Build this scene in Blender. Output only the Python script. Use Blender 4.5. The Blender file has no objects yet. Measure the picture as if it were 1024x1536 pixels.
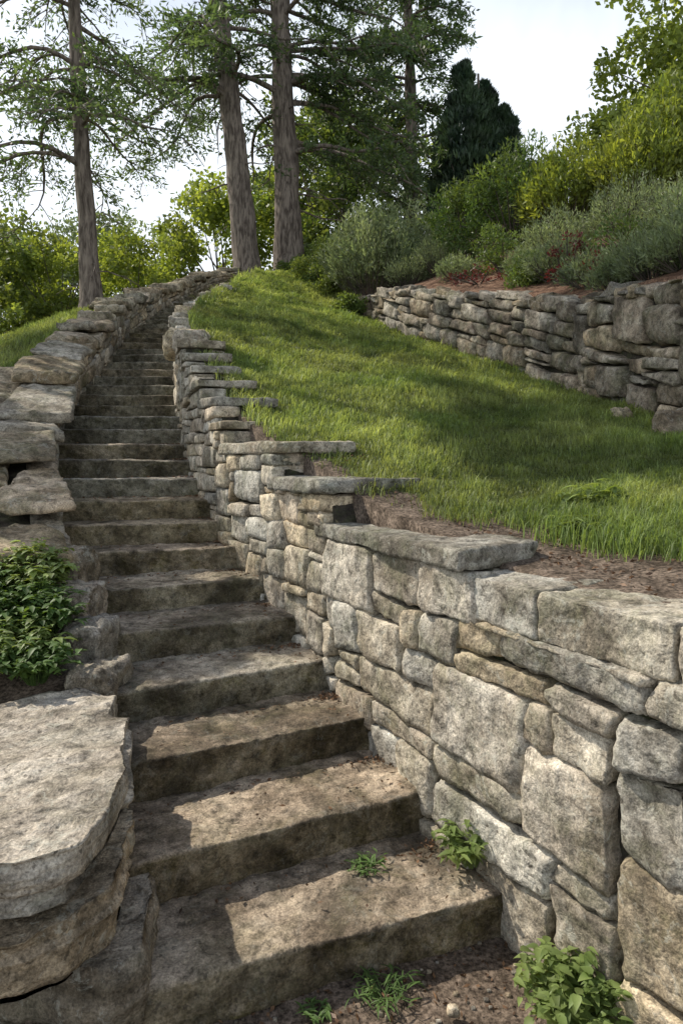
import bpy, math, numpy as np
from mathutils import Vector
rng=np.random.default_rng(7)
R=math.radians
# ---------------- noise -----------------
def _h(ix,iy,iz,seed):
    with np.errstate(over='ignore'):
        h=(ix.astype(np.uint32)*np.uint32(374761393)+iy.astype(np.uint32)*np.uint32(668265263)+iz.astype(np.uint32)*np.uint32(2246822519)+np.uint32((seed*3266489917)&0xffffffff))
        h=(h^(h>>np.uint32(13)))*np.uint32(1274126177)
        h=h^(h>>np.uint32(16))
    return h.astype(np.float64)/4294967295.0*2-1
def vnoise(P,seed=0):
    P=np.asarray(P,float)+1000.0
    i=np.floor(P).astype(np.int64); f=P-i; f=f*f*(3-2*f)
    r=0
    for a in (0,1):
        for b in (0,1):
            for c in (0,1):
                w=(f[:,0] if a else 1-f[:,0])*(f[:,1] if b else 1-f[:,1])*(f[:,2] if c else 1-f[:,2])
                r=r+w*_h(i[:,0]+a,i[:,1]+b,i[:,2]+c,seed)
    return r
def fbm(P,freq,octv=3,seed=0,gain=.5):
    r=0;a=1.0
    for o in range(octv):
        r=r+a*vnoise(np.asarray(P)*freq*(2.03**o),seed+o*17); a*=gain
    return r
# ---------------- mesh builder -----------------
class MB:
    def __init__(s): s.v=[];s.f=[];s.m=[];s.t=[];s.n=0
    def add(s,v,f,t=1.0,m=0):
        v=np.asarray(v,float);f=np.asarray(f,np.int64)
        s.v.append(v);s.f.append(f+s.n);s.n+=len(v)
        s.m.append(np.full(len(f),m,np.int32) if np.isscalar(m) else m)
        s.t.append(np.full(len(v),t,float) if np.isscalar(t) else t)
    def build(s,name,mats,smooth=True,parent=None):
        V=np.concatenate(s.v);F=np.concatenate(s.f);M=np.concatenate(s.m);T=np.concatenate(s.t)
        me=bpy.data.meshes.new(name)
        me.vertices.add(len(V));me.vertices.foreach_set('co',V.astype(np.float32).ravel())
        me.loops.add(len(F)*4);me.loops.foreach_set('vertex_index',F.astype(np.int32).ravel())
        me.polygons.add(len(F));me.polygons.foreach_set('loop_start',np.arange(len(F),dtype=np.int32)*4)
        me.polygons.foreach_set('material_index',M)
        me.polygons.foreach_set('use_smooth',np.full(len(F),smooth,bool))
        a=me.attributes.new('tint','FLOAT','POINT');a.data.foreach_set('value',T.astype(np.float32))
        for m in mats: me.materials.append(m)
        me.update(calc_edges=True);me.validate()
        ob=bpy.data.objects.new(name,me);bpy.context.scene.collection.objects.link(ob)
        if parent: ob.parent=parent
        return ob
_tc={}
def box_t(nx,ny,nz):
    key=(nx,ny,nz)
    if key in _tc:return _tc[key]
    idx={};V=[];F=[]
    n=(nx,ny,nz)
    def vid(p):
        if p not in idx: idx[p]=len(V);V.append([2*p[a]/n[a]-1 for a in range(3)])
        return idx[p]
    for ax in range(3):
        b=(ax+1)%3;c=(ax+2)%3
        for side in (0,1):
            for i in range(n[b]):
                for j in range(n[c]):
                    q=[]
                    for di,dj in ((0,0),(1,0),(1,1),(0,1)):
                        p=[0,0,0];p[ax]=side*n[ax];p[b]=i+di;p[c]=j+dj;q.append(vid(tuple(p)))
                    if side==0:q=q[::-1]
                    F.append(q)
    _tc[key]=(np.array(V),np.array(F));return _tc[key]
def rock(mb,C,r=.02,amp=.01,freq=5,n=(8,6,6),tint=1.0,seed=0,fine=.35,mat=0,cuts=0,cutr=(.84,.96),front=False):
    """C[i][j][k] corners, rounded faceted box displaced along its normal"""
    C=np.asarray(C,float)
    V,F=box_t(*n)
    U=V*0.5+0.5*np.sin(V*math.pi/2)
    ex=(C[1].mean((0,1))-C[0].mean((0,1)));ey=(C[:,1].mean((0,1))-C[:,0].mean((0,1)));ez=(C[:,:,1].mean((0,1))-C[:,:,0].mean((0,1)))
    L=np.array([np.linalg.norm(ex),np.linalg.norm(ey),np.linalg.norm(ez)])
    h=np.maximum(L/2,1e-3);r=min(r,h.min()*.85)
    P=U*h;Q=np.clip(P,-(h-r),(h-r));D=P-Q;D/=np.maximum(np.linalg.norm(D,axis=1,keepdims=True),1e-9)
    P=Q+D*r
    if cuts:
        gg=np.random.default_rng(seed+991);pn=P/h
        for c in range(cuts):
            d=gg.normal(size=3)
            if front: d[1]=abs(d[1])+.7
            d/=np.linalg.norm(d);pr=pn@d;lim=pr.max()*gg.uniform(*cutr)
            pn=pn-np.maximum(pr-lim,0)[:,None]*d
        P=pn*h
    u=(P/h+1)/2
    W=0
    for i in (0,1):
        for j in (0,1):
            for k in (0,1):
                w=(u[:,0] if i else 1-u[:,0])*(u[:,1] if j else 1-u[:,1])*(u[:,2] if k else 1-u[:,2])
                W=W+w[:,None]*C[i,j,k]
    A=np.array([ex/L[0],ey/L[1],ez/L[2]])
    Dw=D@A
    nz=fbm(W,freq,2,seed)*amp+fbm(W,freq*4.5,3,seed+5,.6)*amp*fine
    W=W+Dw*nz[:,None]
    if np.linalg.det(A)<0: F=F[:,::-1]
    mb.add(W,F,tint,mat)
def boxC(x0,x1,y0,y1,z0,z1):
    return np.array([[[[x,y,z] for z in (z0,z1)] for y in (y0,y1)] for x in (x0,x1)],float)
class Path:
    def __init__(s,pts,side=1):
        p=np.array(pts,float)
        d=np.r_[0,np.cumsum(np.linalg.norm(np.diff(p,axis=0),axis=1))]
        s.S=np.linspace(0,d[-1],400)
        q=np.c_[np.interp(s.S,d,p[:,0]),np.interp(s.S,d,p[:,1])]
        w=int(.35/(s.S[1])) or 1
        k=np.ones(2*w+1)/(2*w+1)
        qq=np.pad(q,((w,w),(0,0)),mode='reflect',reflect_type='odd')
        q=np.c_[np.convolve(qq[:,0],k,'valid'),np.convolve(qq[:,1],k,'valid')]
        s.q=q;t=np.gradient(q,axis=0);t/=np.linalg.norm(t,axis=1,keepdims=True)
        s.t=t;s.nn=np.c_[-t[:,1],t[:,0]]*side;s.L=s.S[-1]
    def at(s,a,off=0):
        x=np.interp(a,s.S,s.q[:,0]);y=np.interp(a,s.S,s.q[:,1])
        nx=np.interp(a,s.S,s.nn[:,0]);ny=np.interp(a,s.S,s.nn[:,1])
        return np.array([x+nx*off,y+ny*off])
    def y2s(s,y): return np.interp(y,s.q[:,1],s.S)
def ashlar(mb,path,s0,s1,cs,cz,zlo,zhi,base,wr,hr,depth,prot,amp,freq,rad,seed,gap=.005,jit=.02,tr=(.75,1.2),cuts=3,cutr=(.86,.97),fine=.5):
    g=np.random.default_rng(seed)
    ns=int((s1-s0)/cs);sl=np.linspace(s0,s1,ns+1)
    mid=(sl[1:]+sl[:-1])/2
    zmax=max(zhi(m)-base(m) for m in mid);zmin=min(zlo(m)-base(m) for m in mid)
    nz=int((zmax-zmin)/cz)+2;zl=zmin+np.arange(nz+1)*cz
    zl[1:-1]+=g.uniform(-.25,.25,nz-1)*cz
    JS=g.uniform(-1,1,(ns+1,nz+1))*jit;JZ=g.uniform(-1,1,(ns+1,nz+1))*jit*.8
    lim=np.array([zhi(m)-base(m) for m in mid]);low=np.array([zlo(m)-base(m) for m in mid])
    ok=np.array([[zl[j]<lim[i]-.03 and zl[j+1]>low[i] for j in range(nz)] for i in range(ns)])
    used=~ok
    for j in range(nz):
        for i in range(ns):
            if used[i,j]:continue
            h=g.integers(hr[0],hr[1]+1);w=g.integers(wr[0],wr[1]+1)
            if h>=3:w=max(w,3)
            while w>1 and (i+w>ns or used[i:i+w,j].any()):w-=1
            if w<=1:h=min(h,2)
            while h>1 and (j+h>nz or used[i:i+w,j:j+h].any()):h-=1
            mn=lim[i:i+w].min()
            while w>1 and zl[j+h]>mn and lim[i:i+w].max()-mn>.04:
                w-=1;mn=lim[i:i+w].min()
            used[i:i+w,j:j+h]=True
            def node(a,b):
                z=min(zl[b]+JZ[a,b],mn-.002)
                if b==j+h and mn-z<.05: z=mn-.002
                return sl[a]+JS[a,b]*(0 if a in(0,ns) else 1),z
            pr=g.uniform(0,prot)
            C=np.zeros((2,2,2,3))
            for ii,a in enumerate((i,i+w)):
                for kk,b in enumerate((j,j+h)):
                    s_,z_=node(a,b)
                    s_+=gap if ii==0 else -gap; z_+=gap*.8 if kk==0 else -gap*.8
                    zz=z_+base(s_)
                    for jj in (0,1):
                        off=(-depth if jj==0 else pr+g.uniform(-.008,.008))
                        xy=path.at(s_,off)
                        C[ii,jj,kk]=[xy[0],xy[1],zz]
            D=max(C[...,1].mean(),1.5)
            q=lambda L:int(np.clip(L*90/D,4,40))
            Ls=sl[i+w]-sl[i];Lz=zl[j+h]-zl[j]
            rock(mb,C,rad,amp,freq,(q(Ls),4,q(Lz)),g.uniform(*tr),seed+i*31+j,fine=fine,cuts=cuts,cutr=cutr,front=True)
# ---------------- materials -----------------
def newmat(name):
    m=bpy.data.materials.new(name);m.use_nodes=True;nt=m.node_tree;nt.nodes.clear()
    return m,nt,nt.nodes,nt.links
def N(ns,t,**k):
    n=ns.new(t)
    for a,b in k.items(): setattr(n,a,b)
    return n
def noise_node(ns,ls,co,scale,detail=6,rough=.6,dist=0):
    n=N(ns,'ShaderNodeTexNoise');n.inputs['Scale'].default_value=scale;n.inputs['Detail'].default_value=detail
    n.inputs['Roughness'].default_value=rough;n.inputs['Distortion'].default_value=dist
    ls.new(co,n.inputs['Vector']);return n.outputs['Fac']
def ramp(ns,ls,fac,stops):
    r=N(ns,'ShaderNodeValToRGB');e=r.color_ramp.elements
    e[0].position=stops[0][0];e[0].color=(*stops[0][1],1);e[1].position=stops[-1][0];e[1].color=(*stops[-1][1],1)
    for p,c in stops[1:-1]:
        x=e.new(p);x.color=(*c,1)
    ls.new(fac,r.inputs['Fac']);return r.outputs['Color']
def mix(ns,ls,f,a,b,mode='MIX'):
    m=N(ns,'ShaderNodeMix');m.data_type='RGBA';m.blend_type=mode
    for sock,val in ((m.inputs[0],f),(m.inputs[6],a),(m.inputs[7],b)):
        if isinstance(val,bpy.types.NodeSocket): ls.new(val,sock)
        elif isinstance(val,(tuple,list)): sock.default_value=(*val,1) if len(val)==3 else val
        else: sock.default_value=val
    return m.outputs[2]
def g3(v):return (v,v,v)
def math_(ns,ls,op,a,b=None,clamp=False):
    m=N(ns,'ShaderNodeMath',operation=op);m.use_clamp=clamp
    for i,v in enumerate((a,b)):
        if v is None:continue
        if isinstance(v,bpy.types.NodeSocket): ls.new(v,m.inputs[i])
        else: m.inputs[i].default_value=v
    return m.outputs[0]
def stone(name,c1,c2,c3,moss=(.07,.085,.03),mossamt=.3,lichen=.3,bump=.6,dark=.5,side=0,sidecol=(.34,.34,.22)):
    m,nt,ns,ls=newmat(name)
    geo=N(ns,'ShaderNodeNewGeometry');co=geo.outputs['Position']
    at=N(ns,'ShaderNodeAttribute');at.attribute_name='tint';T=at.outputs['Fac']
    sh=N(ns,'ShaderNodeVectorMath',operation='SCALE');
    cmb=N(ns,'ShaderNodeCombineXYZ');ls.new(T,cmb.inputs[0]);ls.new(T,cmb.inputs[1]);ls.new(T,cmb.inputs[2])
    ls.new(cmb.outputs[0],sh.inputs[0]);sh.inputs['Scale'].default_value=37
    ad=N(ns,'ShaderNodeVectorMath',operation='ADD');ls.new(co,ad.inputs[0]);ls.new(sh.outputs[0],ad.inputs[1]);co2=ad.outputs[0]
    n1=noise_node(ns,ls,co2,3.2,6,.62);n2=noise_node(ns,ls,co2,15,7,.72,.3);n3=noise_node(ns,ls,co,120,3,.7)
    base=ramp(ns,ls,n1,[(.40,c1),(.5,c2),(.60,c3)])
    sp=ramp(ns,ls,n2,[(.34,g3(.33)),(.44,g3(.76)),(.54,g3(1.1)),(.66,g3(1.45))])
    base=mix(ns,ls,1.0,base,sp,'MULTIPLY')
    gr=ramp(ns,ls,n3,[(.34,g3(.55)),(.5,g3(1.0)),(.66,g3(1.45))])
    base=mix(ns,ls,.85,base,gr,'MULTIPLY')
    tc=N(ns,'ShaderNodeCombineColor');
    for i in range(3): ls.new(T,tc.inputs[i])
    base=mix(ns,ls,1.0,base,tc.outputs[0],'MULTIPLY')
    fr=math_(ns,ls,'FRACT',math_(ns,ls,'MULTIPLY',T,53.7))
    hue=ramp(ns,ls,fr,[(0,(1.12,1.0,.82)),(.35,(1.03,1,.95)),(.7,(.96,1,1.05)),(1,(1.09,.98,.88))])
    base=mix(ns,ls,.9,base,hue,'MULTIPLY')
    nd=noise_node(ns,ls,co,1.9,7,.72,.6)
    base=mix(ns,ls,math_(ns,ls,'MULTIPLY',ramp(ns,ls,nd,[(.49,g3(0)),(.60,g3(1))]),dark),base,(.035,.03,.022))
    nm=noise_node(ns,ls,co,3.1,8,.78,.4)
    mf=ramp(ns,ls,nm,[(.48,g3(0)),(.60,g3(1))])
    mf=math_(ns,ls,'MULTIPLY',mf,mossamt)
    if side>0:  # steep faces: riser moss, deepened with shade put into the colour
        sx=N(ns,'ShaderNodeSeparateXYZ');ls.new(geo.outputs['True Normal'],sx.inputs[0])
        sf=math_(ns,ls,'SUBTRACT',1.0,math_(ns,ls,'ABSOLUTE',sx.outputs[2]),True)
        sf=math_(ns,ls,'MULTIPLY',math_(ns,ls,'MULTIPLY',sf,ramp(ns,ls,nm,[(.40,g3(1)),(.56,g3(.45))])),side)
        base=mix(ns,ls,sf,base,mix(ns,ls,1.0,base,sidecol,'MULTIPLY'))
    base=mix(ns,ls,mf,base,mix(ns,ls,1.0,moss,sp,'MULTIPLY'))
    v=noise_node(ns,ls,co2,9,7,.85,.8)
    lf=math_(ns,ls,'MULTIPLY',ramp(ns,ls,v,[(.55,g3(0)),(.60,g3(1))]),lichen)
    base=mix(ns,ls,lf,base,(.48,.48,.41))
    vp=noise_node(ns,ls,co2,38,3,.6,.2)
    base=mix(ns,ls,math_(ns,ls,'MULTIPLY',ramp(ns,ls,vp,[(.60,g3(0)),(.66,g3(1))]),.6),base,(.05,.042,.032))
    bs=N(ns,'ShaderNodeBsdfPrincipled');ls.new(base,bs.inputs['Base Color']);bs.inputs['Roughness'].default_value=.92
    bs.inputs['Specular IOR Level'].default_value=.15
    nb=noise_node(ns,ls,co2,18,5,.5,.3)
    hsum=math_(ns,ls,'ADD',nb,math_(ns,ls,'MULTIPLY',n3,.10))
    hsum=math_(ns,ls,'ADD',hsum,math_(ns,ls,'MULTIPLY',vp,-.35))
    b=N(ns,'ShaderNodeBump');b.inputs['Strength'].default_value=bump;b.inputs['Distance'].default_value=.03
    ls.new(hsum,b.inputs['Height']);ls.new(b.outputs[0],bs.inputs['Normal'])
    o=N(ns,'ShaderNodeOutputMaterial');ls.new(bs.outputs[0],o.inputs['Surface']);return m
def foliage(name,c1,c2,trans=.45,tcol=None,rough=.5,scale=.9):
    m,nt,ns,ls=newmat(name)
    geo=N(ns,'ShaderNodeNewGeometry');co=geo.outputs['Position']
    at=N(ns,'ShaderNodeAttribute');at.attribute_name='tint';T=at.outputs['Fac']
    n=noise_node(ns,ls,co,scale,3,.6)
    col=ramp(ns,ls,n,[(.4,c1),(.6,c2)])
    tc=N(ns,'ShaderNodeCombineColor')
    for i in range(3): ls.new(T,tc.inputs[i])
    col=mix(ns,ls,1.0,col,tc.outputs[0],'MULTIPLY')
    d=N(ns,'ShaderNodeBsdfPrincipled');ls.new(col,d.inputs['Base Color']);d.inputs['Roughness'].default_value=rough;d.inputs['Specular IOR Level'].default_value=.3
    t=N(ns,'ShaderNodeBsdfTranslucent')
    tcol=tcol or (1.6,1.5,.6)
    ls.new(mix(ns,ls,1.0,col,tcol,'MULTIPLY'),t.inputs['Color'])
    ms=N(ns,'ShaderNodeMixShader');ms.inputs[0].default_value=trans
    ls.new(d.outputs[0],ms.inputs[1]);ls.new(t.outputs[0],ms.inputs[2])
    o=N(ns,'ShaderNodeOutputMaterial');ls.new(ms.outputs[0],o.inputs['Surface']);return m
def bark(name,c1,c2):
    m,nt,ns,ls=newmat(name)
    tx=N(ns,'ShaderNodeNewGeometry');mp=N(ns,'ShaderNodeMapping');mp.inputs['Scale'].default_value=(1,1,.18);ls.new(tx.outputs['Position'],mp.inputs[0])
    n=noise_node(ns,ls,mp.outputs[0],14,5,.6,.5)
    col=ramp(ns,ls,n,[(.38,c1),(.62,c2)])
    bs=N(ns,'ShaderNodeBsdfPrincipled');ls.new(col,bs.inputs['Base Color']);bs.inputs['Roughness'].default_value=.95
    b=N(ns,'ShaderNodeBump');b.inputs['Strength'].default_value=.7;b.inputs['Distance'].default_value=.05
    ls.new(n,b.inputs['Height']);ls.new(b.outputs[0],bs.inputs['Normal'])
    o=N(ns,'ShaderNodeOutputMaterial');ls.new(bs.outputs[0],o.inputs['Surface']);return m
M_wall=stone('wall_stone',(.28,.245,.19),(.41,.37,.30),(.51,.47,.39),mossamt=.38,lichen=.4,dark=.38)
M_up=stone('drystone',(.17,.145,.115),(.28,.245,.195),(.38,.345,.285),mossamt=.35,lichen=.3,dark=.6)
M_left=stone('parapet_stone',(.22,.185,.135),(.34,.295,.225),(.44,.39,.31),mossamt=.38,lichen=.3,dark=.45)
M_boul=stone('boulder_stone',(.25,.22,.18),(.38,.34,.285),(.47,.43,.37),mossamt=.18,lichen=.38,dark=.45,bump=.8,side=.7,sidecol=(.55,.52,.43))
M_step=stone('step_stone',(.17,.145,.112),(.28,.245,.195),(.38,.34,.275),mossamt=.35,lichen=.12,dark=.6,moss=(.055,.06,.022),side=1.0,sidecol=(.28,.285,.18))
M_core=stone('wall_joint_earth',(.02,.017,.012),(.04,.032,.025),(.06,.05,.04),mossamt=.4,lichen=0)
def ground_mat():
    m,nt,ns,ls=newmat('ground_soil_grass')
    geo=N(ns,'ShaderNodeNewGeometry');co=geo.outputs['Position']
    at=N(ns,'ShaderNodeAttribute');at.attribute_name='tint';T=at.outputs['Fac']
    n1=noise_node(ns,ls,co,2.0,6,.7);n2=noise_node(ns,ls,co,60,4,.7);n3=noise_node(ns,ls,co,9,6,.65)
    fine=[(.36,g3(.35)),(.5,g3(.9)),(.64,g3(1.6))]
    grass=mix(ns,ls,1.0,ramp(ns,ls,n1,[(.4,(.06,.075,.022)),(.6,(.11,.125,.037))]),ramp(ns,ls,n2,fine),'MULTIPLY')
    dirt=mix(ns,ls,1.0,ramp(ns,ls,n3,[(.38,(.065,.05,.037)),(.62,(.18,.14,.107))]),ramp(ns,ls,n2,fine),'MULTIPLY')
    mul=mix(ns,ls,1.0,ramp(ns,ls,n3,[(.38,(.09,.05,.033)),(.62,(.22,.14,.095))]),ramp(ns,ls,n2,fine),'MULTIPLY')
    Tn=math_(ns,ls,'ADD',T,math_(ns,ls,'MULTIPLY',math_(ns,ls,'SUBTRACT',n3,.5),1.0))
    f1=ramp(ns,ls,Tn,[(.4,g3(0)),(.6,g3(1))])
    f2=ramp(ns,ls,math_(ns,ls,'SUBTRACT',T,1.0),[(.4,g3(0)),(.6,g3(1))])
    c=mix(ns,ls,f1,grass,dirt);c=mix(ns,ls,f2,c,mul)
    bs=N(ns,'ShaderNodeBsdfPrincipled');ls.new(c,bs.inputs['Base Color']);bs.inputs['Roughness'].default_value=1;bs.inputs['Specular IOR Level'].default_value=.1
    b=N(ns,'ShaderNodeBump');b.inputs['Strength'].default_value=.7;b.inputs['Distance'].default_value=.03
    ls.new(math_(ns,ls,'ADD',math_(ns,ls,'MULTIPLY',n2,.35),n3),b.inputs['Height']);ls.new(b.outputs[0],bs.inputs['Normal'])
    o=N(ns,'ShaderNodeOutputMaterial');ls.new(bs.outputs[0],o.inputs['Surface']);return m
M_ground=ground_mat()
M_grass=foliage('grass_blades',(.145,.20,.065),(.26,.30,.115),.45,(1.4,1.35,.65),scale=.9)
M_bark=bark('bark',(.06,.045,.035),(.22,.18,.145))
M_twig=bark('twig',(.05,.04,.03),(.10,.08,.06))
# ---------------- layout curves (metres; +y into the hill) -----------------
RISE=.16
Lk=[(2.11,-.60),(2.50,-.70),(2.93,-.836),(3.337,-1.066),(3.78,-1.41),(4.25,-1.66),(4.70,-1.90),(5.08,-2.09),(5.43,-2.28),(5.86,-2.47),(6.29,-2.64),(6.72,-2.81),(7.15,-2.95),(7.58,-3.07),(8.0,-3.17),(8.43,-3.25),(8.85,-3.32),(9.27,-3.37),(9.69,-3.42),(10.1,-3.48)]
Rk=[(2.58,.617),(3.025,.378),(3.457,.145),(3.88,-.064),(4.25,-.34),(4.70,-.56),(5.05,-.78),(5.38,-.96),(5.70,-1.10),(6.10,-1.25),(6.50,-1.425),(6.90,-1.58),(7.30,-1.70),(7.70,-1.82),(8.10,-1.93),(8.51,-2.045),(8.92,-2.15),(9.33,-2.26),(9.74,-2.37),(10.14,-2.47)]
for k in range(21,44):
    y=.41*(k+4.683)
    Lk.append((y,float(np.interp(y,[10.1,12.5,15,17.5,20],[-3.48,-3.85,-3.85,-3.7,-3.3]))))
    Rk.append((y+.02,float(np.interp(y,[10.1,12.5,15,17.5,20],[-2.47,-2.80,-2.85,-2.7,-2.4]))))
LK=np.array(Lk);RK=np.array(Rk)
def xL(y): return np.interp(y,np.r_[LK[:,0],24],np.r_[LK[:,1],-3.0])
Rp=[(3.6,-3.0),(2.005,0),(2.005-.538*2,2),(.617,2.58),(-.55,4.75)]+[(x,y) for y,x in Rk[6:]]+[(-2.0,23)]
Rpa=np.array(Rp)
def xR(y): return np.interp(y,Rpa[:,1],Rpa[:,0])
Up=[(5.4,2.6),(4.4,3.6),(3.6,4.7),(3.15,5.9),(3.0,7),(2.85,8.5),(2.5,10),(2.0,11.2),(1.16,13.5),(.5,16),(.3,17.5)]
Upa=np.array(Up)
def xU(y): return np.interp(y,np.r_[-6,0,Upa[:,1],24],np.r_[9,7.5,Upa[:,0],.3])
def zUtop(y): return np.interp(y,[-6,2.6,4.7,6,8.5,11,13.5,15.5,17.5,20,24],[1.9,2.5,3.10,3.42,3.76,4.38,5.12,5.45,5.7,6.95,7.6])
def zLtop(y): return np.interp(y,[4.2,4.8,5.6,6.84,8.5,10.1,12.5,15,17.5,19,20.5],[1.2,1.38,1.78,2.36,3.13,3.78,4.66,5.5,6.35,6.95,7.5])
ctrl=np.array([(.9,3.0,1.40),(1.4,2.0,1.33),(2.2,0.5,1.30),(3.4,-2,1.3),(6,-2,1.6),(3.5,1,1.5),(3,3,1.6),(.5,4.1,1.60),(-.05,4.9,1.86),(-.45,5.6,2.08),(-.72,6.1,2.33),(-1.08,6.8,2.60),(-1.35,7.5,2.88),(-1.7,8.5,3.25),(-2.1,10.1,3.8),(-2.35,12.5,4.62),(-2.3,15,5.4),(-2.1,17.5,6.3),(-1.8,20,7.1),(3.1,6,2.04),(2.9,8.5,2.6),(2,11,3.38),(1.16,13.5,4.2),(.3,17,5.45),(.3,20,6.9),(3.7,4.5,1.8),(6,1,1.7),(-2,23.5,7.5),(0,24,7.6)])
def tps_fit(c):
    n=len(c);d=np.linalg.norm(c[:,None,:2]-c[None,:,:2],axis=2);K=d**2*np.log(d+1e-9)
    A=np.zeros((n+3,n+3));A[:n,:n]=K+np.eye(n)*.3;A[:n,n]=1;A[:n,n+1:]=c[:,:2];A[n,:n]=1;A[n+1:,:n]=c[:,:2].T
    return np.linalg.solve(A,np.r_[c[:,2],0,0,0])
W_=tps_fit(ctrl)
def lawn(x,y):
    x=np.asarray(x,float);y=np.asarray(y,float);sh=x.shape;x=x.ravel();y=np.clip(y.ravel(),-3,24)
    d=np.hypot(x[:,None]-ctrl[None,:,0],y[:,None]-ctrl[None,:,1])
    n=len(ctrl);return ((d**2*np.log(d+1e-9))@W_[:n]+W_[n]+W_[n+1]*x+W_[n+2]*y).reshape(sh)
def leftz(x,y):
    b=np.interp(y,[-6,1.6,2.2,3.0,3.6,4.5,6,8.5,10,12.5,15,17.5,20,24],[0,0,.12,.55,.80,1.14,1.75,2.95,3.6,4.45,5.3,6.15,7.0,7.3])
    dx=np.maximum(xL(y)-.5-x,0)
    return b-np.interp(dx,[0,1,3,6,12,40],[0,.22,1.0,2.1,3.6,7])*np.clip((y-1)/6,0,1)
def bank(x,y):
    dx=np.maximum(x-xU(y),0)
    return zUtop(y)-.04+np.interp(dx,[0,1,5,9,20,60],[0,.3,1.9,3.0,4.0,3.0])*np.clip((y+4)/8,0,1)
def falloff(z,y):
    f=np.clip((y-22)/25,0,1);f=f*f*(3-2*f)
    return z*(1-f)+(-2.0)*f
def gz(x,y):
    x=np.asarray(x,float)+0*np.asarray(y,float);y=np.asarray(y,float)+0*x
    st=np.maximum(0,RISE*(y/.41-4.683)-.35);st=np.minimum(st,7.0)
    z=np.where(x<xL(y)-.25,leftz(x,y),np.where(x<xR(y)+.2,st,np.where(x<xU(y)+.2,lawn(np.clip(x,-30,30),y),bank(x,y))))
    z=falloff(z,y)
    P=np.c_[x.ravel(),y.ravel(),0*x.ravel()]
    return z+(fbm(P,1.1,3,3)*.035).reshape(z.shape)
gz1=lambda x,y:float(gz(np.array([x]),np.array([y]))[0])
# ---------------- terrain -----------------
ys=np.r_[np.linspace(-6,1.4,26),np.linspace(1.5,21,240),np.linspace(21.2,40,50),np.geomspace(41,600,24)]
gl=-np.geomspace(.02,600,60)[::-1]
X=[]
e=.012
for y in ys:
    a=xL(y)-.25;b=xR(y)+.2;c=xU(y)+.2
    row=np.r_[a+gl,[a-e/2],np.linspace(a+e,b-e,14),np.linspace(b+e,c-e,46),[c+e],c+np.geomspace(.08,600,60)]
    X.append(row)
X=np.array(X);Y=np.repeat(ys[:,None],X.shape[1],1);Z=gz(X,Y)
nr,nc=X.shape
I=np.arange(nr*nc).reshape(nr,nc)
F=np.stack([I[:-1,:-1],I[:-1,1:],I[1:,1:],I[1:,:-1]],-1).reshape(-1,4)
zone=np.zeros_like(X)
zone[(X>=xL(Y)-.25)&(X<xR(Y)+.2)]=1
bk=X>=xU(Y)+.2;zone[bk&(Y<26)&(X<xU(Y)+9)]=2
lw=(X>=xR(Y)+.2)&(X<xU(Y)+.2)
def dirtness(x,y):
    d=x-xR(y);w=np.interp(y,[0,2.5,3.1,3.9,5,6.5,9,20],[1.3,.95,.68,.40,.26,.22,.18,.12])+.2*fbm(np.c_[np.ravel(x),np.ravel(y),0*np.ravel(x)],2.5,3,9).reshape(np.shape(x))
    return np.clip((w-d)/.4+.5,0,1)
zone[lw]=dirtness(X,Y)[lw]
zone[(X<xL(Y)-.25)&(Y<4.5)&(X>-6)]=.9
mb=MB();mb.add(np.stack([X,Y,Z],-1).reshape(-1,3),F,zone.ravel());mb.build('hillside_ground',[M_ground])
# ---------------- staircase -----------------
mb=MB();g=np.random.default_rng(3)
for k in range(1,44):
    l=LK[k-1];r=RK[k-1];L=np.array([l[1],l[0]]);Rr=np.array([r[1],r[0]])
    t=(Rr-L)/np.linalg.norm(Rr-L);nrm=np.array([-t[1],t[0]])
    z=RISE*k
    L2=L-t*(.16 if k>4 else .10);R2=Rr+t*.10 if k!=1 else Rr+t*.02
    dep=.62
    C=np.zeros((2,2,2,3));zb=z-RISE-.06
    for i,p in enumerate((L2,R2)):
        for j,o in enumerate((g.uniform(-.015,.015),dep)):
            q=p+nrm*o
            for m_,zz in enumerate((zb,z+g.uniform(-.010,.010))): C[i,j,m_]=[q[0],q[1],zz]
    D=.41*(k+4.683)
    nx=int(np.clip(420/D,14,150));ny=int(np.clip(150/D,6,50));nz=int(np.clip(80/D,4,26))
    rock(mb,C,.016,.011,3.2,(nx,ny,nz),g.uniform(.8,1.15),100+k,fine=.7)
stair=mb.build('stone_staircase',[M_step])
# ---------------- right retaining wall -----------------
segs=[(-3,2.78,1.32,.17),(2.78,4.02,1.42,.085),(3.88,4.60,1.67,.09),(4.47,5.28,1.90,.085),(5.2,5.68,2.07,.07),(5.55,6.08,2.29,.08),(5.98,6.5,2.48,.075),(6.42,6.95,2.66,.08),(6.88,7.45,2.85,.09),(7.4,8.05,3.08,.10)]
def zstep(y):
    for a,b,zt,th in segs:
        if y>=a: z=zt;thk=th
    if y>8.05:
        z=float(np.interp(y,[8.05,9,10.1,12.5,15,17.5,20],[3.2,3.35,3.72,4.55,5.4,6.25,7.1]));thk=.14
    return z,thk
PR=Path([p for p in Rp if p[1]<=20.1],1)
yS=lambda s:float(np.interp(s,PR.S,PR.q[:,1]))
zh=lambda s:(lambda q:q[0]-q[1])(zstep(yS(s)))
zl_=lambda s:max(-.12,RISE*(yS(s)/.41-4.683)-.38)
mb=MB();b0=lambda s:0.0
sA=PR.y2s(1.2);sB=PR.y2s(3.9);sC=PR.y2s(5.5);sD=PR.y2s(8.0)
ashlar(mb,PR,PR.y2s(-2.5),sA,.16,.12,zl_,zh,b0,(3,5),(1,3),.2,.02,.012,4,.014,11)
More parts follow.
